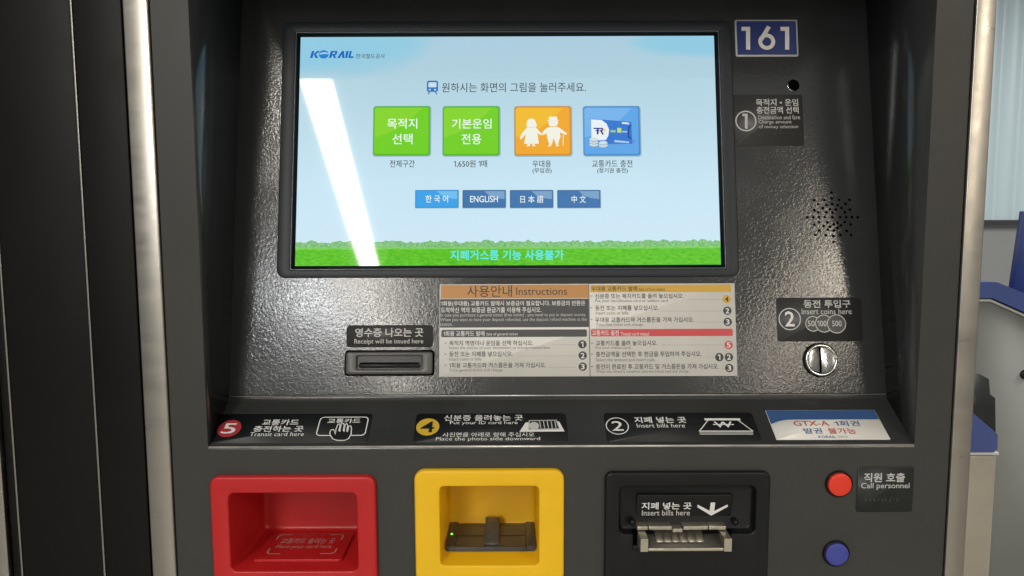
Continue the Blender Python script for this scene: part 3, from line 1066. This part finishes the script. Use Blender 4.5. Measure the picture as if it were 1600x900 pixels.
st = sticker(D, D.bx(945.5, 645, 1183, 690.5, LT), .004, STICKK, 'ledge_label', 'black ledge label with a white ringed 2 and a banknote symbol', 0, LT)
b = Build()
c = D.at(964.5, 665.5, LT2); r_ = D.at(982.5, 665.5, LT2)[0] - c[0]
b.ring(D, c, r_ - .0010, r_, LT2, WHITE)
b.text(D, "2", D.bx(956, 658, 973.5, 673, LT2), LT2, WHITE, .01)
b.text(D, "지폐 넣는 곳", D.bx(991, 651.3, 1072, 660.8, LT2), LT2, WHITE, .03)
b.text(D, "Insert bills here", D.bx(995, 661.8, 1070, 668, LT2), LT2, WHITE, 0)
b.stroke(D, C4([(1316, 72), (1476, 72)]), .0028, LT2, WHITE)
b.stroke(D, C4([(1332, 76), (1294, 124), (1532, 124), (1466, 76)]), .0010, LT2, WHITE)
b.poly(D, C4([(1294, 125), (1532, 125), (1534, 140), (1296, 140)]), LT2, PALE)
for k in range(2):
    b.stroke(D, C4([(1297, 130 + k * 5), (1532, 130 + k * 5)]), .0006, .0005, STICKK)
b.text(D, "W", D.bx(640 + 1360 / 2.857, 630 + 82 / 2.857, 640 + 1442 / 2.857, 630 + 108 / 2.857, LT2), LT2, WHITE, .02)
b.stroke(D, C4([(1354, 95), (1448, 95)]), .0012, .0005, WHITE)
b.done('lettering', st)

# ------------------------------------------------------------------ modules on the front
F = FRONT


def module(q, opening, depth, m, name, label, proud=.006, rad=.009, orad=.006, bev=.0026, close=True):
    b = Build()
    L = [[F.w(u, v, 0) for u, v in rr(*q, rad)]]
    for k in range(5):
        a = math.pi / 2 * k / 4
        i = bev * (1 - math.cos(a))
        L.append([F.w(u, v, proud - bev + bev * math.sin(a)) for u, v in rr(*shrink(q, i), rad - i)])
    for k in range(4):
        a = math.pi / 2 * k / 3
        i = -.0018 * (1 - math.sin(a))
        L.append([F.w(u, v, proud - .0018 * (1 - math.cos(a))) for u, v in rr(*shrink(opening, i), orad - i * .6)])
    L.append([F.w(u, v, -depth + .004) for u, v in rr(*shrink(opening, .0012), orad)])
    L.append([F.w(u, v, -depth + .001) for u, v in rr(*shrink(opening, .0024), orad)])
    L.append([F.w(u, v, -depth) for u, v in rr(*shrink(opening, .0052), orad)])
    b.loft(L, m, cap_end=close)
    return b.done(name, kiosk, label)


RO = F.bx(358.5, 771, 558, 893, .006)
red = module(RB, RO, .086, RED, 'card_charger', 'red recessed frame for charging a transit card')
# plaque on the floor of the red recess
zf = RO[1] + .0012
FL = Plane((0, YF, zf + .0016), (1, 0, 0), (0, 1, 0))
b = Build()
fq = FL.bx(409, 832, 543, 878, .0)
fq = (fq[0], .012, fq[2], .074)
b.slab(FL, lambda i: rr(*shrink(fq, i), .004), -.002, .0006, RED, .0008)
FADE = mat('worn_white_print', (.56, .30, .29), .5)
hh = .0008
ib = (fq[0] + .010, fq[1] + .012, fq[2] - .010, fq[3] - .006)
Lc = .016
for sx_, sy_ in ((0, 0), (0, 1), (1, 0), (1, 1)):
    x = ib[2] if sx_ else ib[0]; y = ib[3] if sy_ else ib[1]
    dx = -1 if sx_ else 1; dy = -1 if sy_ else 1
    b.stroke(FL, [(x, y + dy * .012), (x, y + dy * .003), (x + dx * .003, y), (x + dx * .014, y)], .0013, hh, FADE)
yc = (ib[1] + ib[3]) / 2
b.text(FL, "교통카드 올리는 곳", (ib[0] + .006, yc + .001, ib[2] - .006, yc + .013), hh, FADE, .02)
b.text(FL, "Place your card here", (ib[0] + .005, yc - .012, ib[2] - .006, yc - .002), hh, FADE, 0)
b.done('card_plaque', red)

YO = F.bx(687.5, 760.5, 842, 884, .006)
yel = module(YB, YO, .086, YEL, 'id_scanner', 'yellow recessed frame of the identity card scanner', orad=.0045, rad=.010)
zf = YO[1] + .0010
FL2 = Plane((0, YF, zf), (1, 0, 0), (0, 1, 0))
TRAY = mat('tray_dark_plastic', (.052, .056, .058), .32, bump=(900, .1, .0003), mottle=(50, .15))
b = Build()
tx0, tx1 = YO[0] + .0016, YO[2] - .0016
ty0, ty1 = .0235, .0835
b.rslab(FL2, (tx0, ty0, tx1, ty1), .001, -.0005, .0030, TRAY, .0008)
b.rslab(FL2, (tx0 + .0004, ty0, tx0 + .0095, ty1), .001, .0030, .0046, TRAY, .0008)
b.rslab(FL2, (tx1 - .0095, ty0, tx1 - .0004, ty1), .001, .0030, .0046, TRAY, .0008)
b.rslab(FL2, (tx0 + .0095, ty0 - .0012, tx1 - .0095, ty0 + .0035), .0008, .0, .0042, TRAY, .0008)
GLASSD = mat('scanner_glass', (.050, .052, .050), .14)
b.poly(FL2, rr(tx0 + .0105, ty0 + .005, tx1 - .0105, ty0 + .026, .001), .0033, GLASSD)
b.poly(FL2, rr(tx0 + .0105, ty0 + .028, tx1 - .0105, ty1 - .002, .001), .0035, GLASSD)
tray = b.done('scanner_tray', yel)
b = Build()      # the sprung clip that bends over the tray
xm0 = F.at(756.5, 850, -.03)[0]; xm1 = F.at(780, 850, -.03)[0]
prof = [(.079, .003), (.079, .009), (.077, .0128), (.072, .0140), (.060, .0130), (.046, .0105), (.038, .0078), (.032, .0056), (.028, .0056)]
up = [Vector((0, YF + y, zf + z)) for y, z in prof]
lo = [Vector((0, YF + y - (.0022 if k < 3 else 0), zf + z - (.0022 if k >= 2 else 0))) for k, (y, z) in enumerate(prof)]
ring_ = up + lo[::-1]
b.loft([[p + Vector((xm0, 0, 0)) for p in ring_], [p + Vector((xm1, 0, 0)) for p in ring_]], mat('clip_grey_plastic', (.075, .080, .080), .34), True, True)
b.done('card_clip', tray)
b = Build()
c = FL2.at(700, 838, .011)
L = [[FL2.w(tx0 + .0046 + rd * math.cos(a * math.pi / 5), .052 + rd * math.sin(a * math.pi / 5), .0046 + h) for a in range(10)] for rd, h in ((.0013, 0), (.0011, .0008), (.0005, .0013))]
b.loft(L, mat('green_led', (.1, .4, .05), .3, emit=(.55, 1.6, .05)), cap_end=True)
b.done('status_lamp', tray)

# -- black bill acceptor
b = Build()
KO = F.bx(968, 760, 1181, 834.5, .005)
L = [[F.w(u, v, 0) for u, v in rr(*KB, .007)]]
for k in range(5):
    a = math.pi / 2 * k / 4
    i = .0022 * (1 - math.cos(a))
    L.append([F.w(u, v, .0028 + .0022 * math.sin(a)) for u, v in rr(*shrink(KB, i), .007 - i)])
for ins, h in ((-.0012, .005), (-.0003, .0046), (0, .0036), (.0012, -.0035), (.0026, -.0045)):
    L.append([F.w(u, v, h) for u, v in rr(*shrink(KO, ins), .006)])
b.loft(L, BLACKP, cap_end=True)
bill = b.done('bill_acceptor', kiosk, 'black bill acceptor frame with a metal mouth')
# sloping label block above the mouth
lb = F.bx(995.5, 776, 1147, 823, .003)
b = Build()
zt_, zb_ = lb[3], lb[1]
BL = Plane((0, YF + .0015, zt_), (1, 0, 0), (0, -.0040, zt_ - zb_ ))
hgt = math.hypot(.0040, zt_ - zb_)
b.slab(BL, lambda i: rr(lb[0] + i, -hgt + i, lb[2] - i, -i, max(.003 - i, .0004)), -.012, .0, BLACKP, .0012)
blk = b.done('label_block', bill)
b = Build()
LBX = lambda q: BL.bx(*q, .0002)
b.text(BL, "지폐 넣는 곳", LBX((1002.5, 785, 1080.5, 796)), .0002, WHITE, .03)
b.text(BL, "Insert bills here", LBX((1003, 797, 1078, 805.5)), .0002, PALE, .01)
A_ = lambda p: BL.px([(930 + x / 5, 720 + y / 5) for x, y in p], .0002)
for p in ([(902, 326), (938, 326), (930, 390), (914, 412), (894, 390)],):
    b.poly(BL, A_(p), .0002, WHITE)
b.poly(BL, A_([(800, 342), (912, 400), (906, 428), (798, 362)]), .0003, WHITE)
b.poly(BL, A_([(1034, 340), (1036, 358), (906, 428), (908, 402)]), .00035, WHITE)
b.done('lettering', blk)
for x in (988, 1149):     # the two round posts beside the mouth
    c = F.at(x, 816.5, .002)
    b = Build()
    L = [[F.w(u, v, h) for u, v in ell(c[0], c[1], rd, None, 20)] for rd, h in ((.0032, -.004), (.0030, .002), (.0018, .0036), (.0006, .0040))]
    b.loft(L, BLACKP, cap_end=True)
    b.done('pivot_post', bill)
# metal mouth: an open tray that sticks out, with cheeks, lip and ribs
MW0, MW1 = F.at(1001, 850, .022)[0], F.at(1143.5, 850, .022)[0]
zl = F.at(1072, 862, .022)[1]           # bottom of the lip
zc_ = F.at(1072, 842, .022)[1]          # top of the cheeks
zb2 = F.at(1072, 829, .0)[1]
yf_, yb_ = YF - .022, YF + .008
b = Build()
for x0, x1 in ((MW0, MW0 + .0070), (MW1 - .0070, MW1)):
    pr = [(yf_, zl), (yb_, zl), (yb_, zb2 + .003), (YF - .004, zb2 + .002), (yf_, zc_)]
    b.prism_x(pr[::-1], x0, x1, MOUTH)
b.box(MW0 + .0071, yf_ + .0005, zl, MW1 - .0071, yf_ + .004, zl + .0030, MOUTH, .0008)      # lip
pr = [(yf_ + .0041, zl + .0002), (yb_ - .0006, zl + .0002), (yb_ - .0006, zl + .0125), (yf_ + .0041, zl + .0022)]
b.prism_x(pr[::-1], MW0 + .0071, MW1 - .0071, mat('mouth_ramp', (.09, .085, .07), .5, .2))
mouth = b.done('bill_mouth', bill)
b = Build()
n = 6
for k in range(n):      # tongues over the ramp
    xc = MW0 + .020 + (MW1 - MW0 - .047) * k / (n - 1)
    pr = [(yf_ + .008, zl + .0045), (yb_ - .0008, zl + .0130), (yb_ - .0008, zl + .0175), (yf_ + .012, zl + .0072), (yf_ + .008, zl + .0065)]
    w_ = .0036
    Lp = [Vector((xc - w_, y, z)) for y, z in pr[::-1]]; Rp = [Vector((xc + w_, y, z)) for y, z in pr[::-1]]
    b.loft([Lp, Rp], MOUTH, True, True)
b.done('mouth_ribs', mouth)
b = Build()
xa = MW0 - .0006
spans = ((0.0, .125), (.128, .395), (.398, .515), (.518, .80), (.803, 1.0))
wd = MW1 - MW0
for k, (a, c_) in enumerate(spans):
    dz = -.0024 if k == 2 else 0
    b.box(xa + wd * a, YF - .006, zb2 + .0030 + dz, xa + wd * c_ - .0004, YF + .010, zb2 + .0068 + dz, MOUTH, .0007)
b.done('mouth_top_bar', mouth)
b = Build()               # dark sill under the mouth
sb = (MW0 - .005, zl - .0062, MW1 + .0065, zl - .0006)
b.rslab(F, sb, .002, .004, .0075, BLACKP, .0015)
b.done('mouth_sill', bill)
for x0, x1 in ((MW0 - .0045, MW0 - .0004), (MW1 + .0004, MW1 + .0045)):
    b = Build()
    b.box(x0, YF - .0056, zl - .0005, x1, YF - .001, zb2 + .002, PIT)
    b.done('mouth_gap', bill)

# -- call buttons and label
for x, y, ri, ro, cc, nm, lab in ((1312.5, 757.5, 18.3, 21.4, (.72, .035, .012), 'call_button', 'round red push button in a black ring'),
                                  (1308, 866.5, 18.0, 21.2, (.045, .055, .30), 'call_button', 'round blue push button in a black ring')):
    c = F.at(x, y, .003); k_ = F.at(x + 1, y, .003)[0] - c[0]
    b = Build()
    L = [[F.w(u, v, h) for u, v in ell(c[0], c[1], rd * k_, None, 48)] for rd, h in ((ro, 0), (ro - .2, .0016), (ro - 1.2, .0024), (ri + .9, .0022), (ri + .2, .0006))]
    b.loft(L, mat('button_ring', (.004, .004, .004), .4, spec=.25))
    ring_o = b.done(nm, kiosk, lab)
    b = Build()
    L = [[F.w(u, v, h) for u, v in ell(c[0], c[1], rd * k_, None, 48)] for rd, h in ((ri, .0004), (ri, .0030), (ri - .6, .0038), (ri - 1.6, .0041), (ri * .5, .0044))]
    b.loft(L, mat('button_cap_' + lab.split()[1], cc, .38, bump=(600, .04, .0003)), cap_end=True)
    b.done('button_cap', ring_o)
st = sticker(F, F.bx(1338.5, 729.5, 1427, 800, T1), .0026, mat('call_sticker', (.024, .027, .027), .42, spec=.35), 'call_label')
lettering(F, [("직원 호출", (1350, 739, 1414, 753.5), T1, PALE, .03), ("Call personnel", (1345.5, 754.5, 1421, 765.5), T1, PALE, .006)], 'lettering', st)
b = Build(); braille(b, F, 1352, 1404, 778, 9, T1); b.done('braille_dots', st)

# ================================================================== PAPER NOTICE ON THE LEDGE
nq = D.bx(1204.5, 640.5, 1379, 686.5, .001)
b = Build()
b.rslab(D, nq, .0006, .00025, .0009, mat('notice_paper', (.74, .73, .69), .22, mottle=(30, .02)))
notice = b.done('paper_notice')
tag(notice, 'small white notice with a blue top band lying on the ticket machine ledge', 'notice')
b = Build()
u0, v0, u1, v1 = nq
vb1 = v1 - (v1 - v0) * .335
pts = [(u0 + .0004, v1 - .0004), (u0 + .0004, vb1 - .006)]
for k in range(9):
    t = k / 8
    pts.append((u0 + .0004 + .022 * t, vb1 - .006 * (1 - t) ** 2))
pts += [(u1 - .0004, vb1), (u1 - .0004, v1 - .0004)]
b.poly(D, pts, .0010, mat('notice_blue', (.045, .105, .26), .2))
NR = mat('notice_red_ink', (.50, .07, .05), .4); NB = mat('notice_blue_ink', (.05, .10, .28), .4)
for t, q, m_ in (("GTX-A", (1240, 657.5, 1295, 665.5), NR), ("1회권", (1304, 657.5, 1343, 666), NB), ("발권", (1256, 668.8, 1284.5, 677.5), NB), ("불가능", (1294, 668.8, 1337, 678), NR), ("KORAIL", (1279, 680.8, 1306, 684.4), NB), ("한국철도공사", (1309, 681, 1325, 684.2), MIDINK)):
    b.text(D, t, D.bx(*q, .0010), .0011, m_, .02 if t != "한국철도공사" else 0)
b.done('notice_print', notice)
# ================================================================== BLACK CABINET ON THE LEFT
cab = thing('black_cabinet', 'tall black metal cabinet standing close beside the ticket machine', 'cabinet', (-.62, YF + .25, 0))
DARK = mat('dark_cabinet_paint', (.003, .003, .0025), .45, spec=.18, bump=(1300, .2, .0004), mottle=(7, .12))
TRIM = mat('cabinet_trim', (.30, .285, .26), .35, .9)
b = Build()
b.box(-.9, YF + .022, .01, -.3478, YF + .5, 2.1, DARK)
b.done('cabinet_body', cab)
for x0, x1 in ((-.3945, -.3505), (-.4742, -.3967), (-.484, -.4766)):
    b = Build()
    b.box(x0, YF + .002, .03, x1, YF + .0215, 2.08, DARK, .0012)
    b.done('door_panel', cab)
for x in (-.3956, -.4754):
    b = Build()
    b.box(x - .0009, YF + .0015, .03, x + .0009, YF + .0213, 2.08, TRIM, .0004)
    b.done('trim_strip', cab)
b = Build()
b.box(-.52, YF - .002, .01, -.4858, YF + .021, 2.08, STEEL, .001)
b.done('steel_edge', cab)

# ================================================================== BACKGROUND ON THE RIGHT
# far wall of pale ribbed cladding over a plain grey dado
YW = 4.2
BK = Plane((0, YW, 0), (1, 0, 0), (0, 0, 1))
zr = BK.at(1570, 349)[1]
RIB = mat('pale_cladding', (.40, .50, .55), .45, mottle=(2, .03))
wall = thing('cladding_wall', 'pale blue ribbed wall cladding far behind on the right', 'wall', (3.0, YW, 0))
b = Build()
x = 1.7
prof = []
while x < 5.2:
    prof += [(x, 0), (x + .075, 0), (x + .085, .012), (x + .105, .012)]
    x += .115
lo_ = [b.bm.verts.new((px_, YW - d_, zr + .02)) for px_, d_ in prof]
hi_ = [b.bm.verts.new((px_, YW - d_, 3.6)) for px_, d_ in prof]
for k in range(len(prof) - 1):
    f = b.bm.faces.new((lo_[k], lo_[k + 1], hi_[k + 1], hi_[k])); f.material_index = b.mi(RIB)
b.done('ribbed_sheet', wall)
b = Build()
b.box(1.7, YW - .03, zr - .012, 5.2, YW + .06, zr + .018, mat('dark_gap', (.02, .022, .025), .5))
b.done('dark_rail', wall)  # dark strip filling the gap between cladding and dado
b = Build()
b.box(1.7, YW + .002, 0, 5.2, YW + .06, zr - .014, mat('grey_dado', (.20, .212, .21), .6, mottle=(3, .05)))
b.done('dado_panel', wall)

# grey fare gate with a blue top rim
GY = 2.05
GP = Plane((0, GY, 0), (1, 0, 0), (0, 0, 1))
BLUE = mat('gate_blue_paint', (.055, .085, .27), .35, mottle=(9, .06))
GATE = mat('gate_grey_paint', (.215, .226, .212), .62, spec=.3, bump=(700, .1, .0005), mottle=(6, .05))
gate = thing('fare_gate', 'large grey fare gate with a blue rim along its top', 'fare gate', (1.9, GY + .2, 0))
pxg = [(1490, 466), (1546, 466), (1600, 490), (1700, 536), (1760, 920), (1490, 920)]
body = GP.px(pxg)
body = [(u, max(v, .01)) for u, v in body[:4]] + [(body[3][0], .01), (body[0][0], .01)]
b = Build()
cw = body[::-1]
b.loft([[GP.w(u, v, -.35) for u, v in cw], [GP.w(u, v, 0) for u, v in cw]], GATE, True, True)
b.done('gate_body', gate)
b = Build()
up_ = GP.px([(1490, 440), (1552, 440), (1604, 461), (1704, 506)])
rim = body[:4] + up_[::-1]
rim = [(u, v + (.002 if k < 4 else 0)) for k, (u, v) in enumerate(rim)]
b.loft([[GP.w(u, v, -.36) for u, v in rim], [GP.w(u, v, .015) for u, v in rim]], BLUE, True, True)
b.done('blue_rim', gate, smooth=False)
b = Build()
lip = [(u, v - .002) for u, v in body[:4]] + [(u, v - .009) for u, v in body[:4]][::-1]
b.loft([[GP.w(u, v, .001) for u, v in lip], [GP.w(u, v, .006) for u, v in lip]], mat('gate_pale_edge', (.55, .56, .54), .4), True, True)
b.done('pale_edge', gate)
b = Build()
pp = GP.px([(1586, 452), (1660, 484), (1660, 330), (1604, 330)], -.1)
b.loft([[GP.w(u, v, -.13) for u, v in pp], [GP.w(u, v, -.1) for u, v in pp]], BLUE, True, True)
b.done('gate_post', gate)
b = Build()
cc = GP.at(1601, 585)
L = [[GP.w(u, v, h) for u, v in ell(cc[0], cc[1], rd, None, 24)] for rd, h in ((.014, .0005), (.013, .004), (.006, .005))]
b.loft(L, BLACKP, cap_end=True)
b.done('gate_sensor', gate)

# nearer beige gate pedestal with a blue cap and a black flap behind
NY = 1.45
NP = Plane((0, NY, 0), (1, 0, 0), (0, 0, 1))
ped = thing('fare_gate', 'beige metal gate pedestal with a sloping blue cap beside the ticket machine', 'fare gate', (.87, NY + .15, 0))
x0 = NP.at(1480, 760)[0]; x1 = NP.at(1553, 800)[0]
zcap = NP.at(1530, 708)[1]
b = Build()
b.box(x0, NY, .01, x1, NY + .30, zcap - .004, mat('beige_metal', (.44, .40, .33), .38, .5, mottle=(9, .06)), .006)
b.done('pedestal_body', ped)
b = Build()
b.box(x0 - .002, NY - .002, zcap - .0035, x1 + .002, NY + .302, zcap + .002, mat('gate_pale_edge', (.55, .56, .54), .4), .001)
b.done('pale_edge', ped)
b = Build()
cpx = NP.px([(1480, 706), (1553, 706), (1558, 700), (1558.5, 678), (1553, 672), (1506, 632), (1480, 612)])
b.loft([[NP.w(u, v, -.30) for u, v in cpx], [NP.w(u, v, -.006) for u, v in cpx], [NP.w(u * 1 + (.82 - u) * .012, v - .0 + (cpx[0][1] + .02 - v) * .03, .004) for u, v in cpx]], BLUE, True, True)
b.done('blue_cap', ped, smooth=False)
b = Build()
fpx = NP.px([(1500, 572), (1521, 580), (1545, 592), (1547, 616), (1555, 622), (1556, 690), (1500, 690)], -.12)
b.loft([[NP.w(u, v, -.16) for u, v in fpx[::-1]], [NP.w(u, v, -.12) for u, v in fpx[::-1]]], mat('black_flap', (.012, .014, .014), .4), True, True)
b.done('black_flap', ped)

for o in scene.objects:
    if '_c' in o:
        del o['_c']
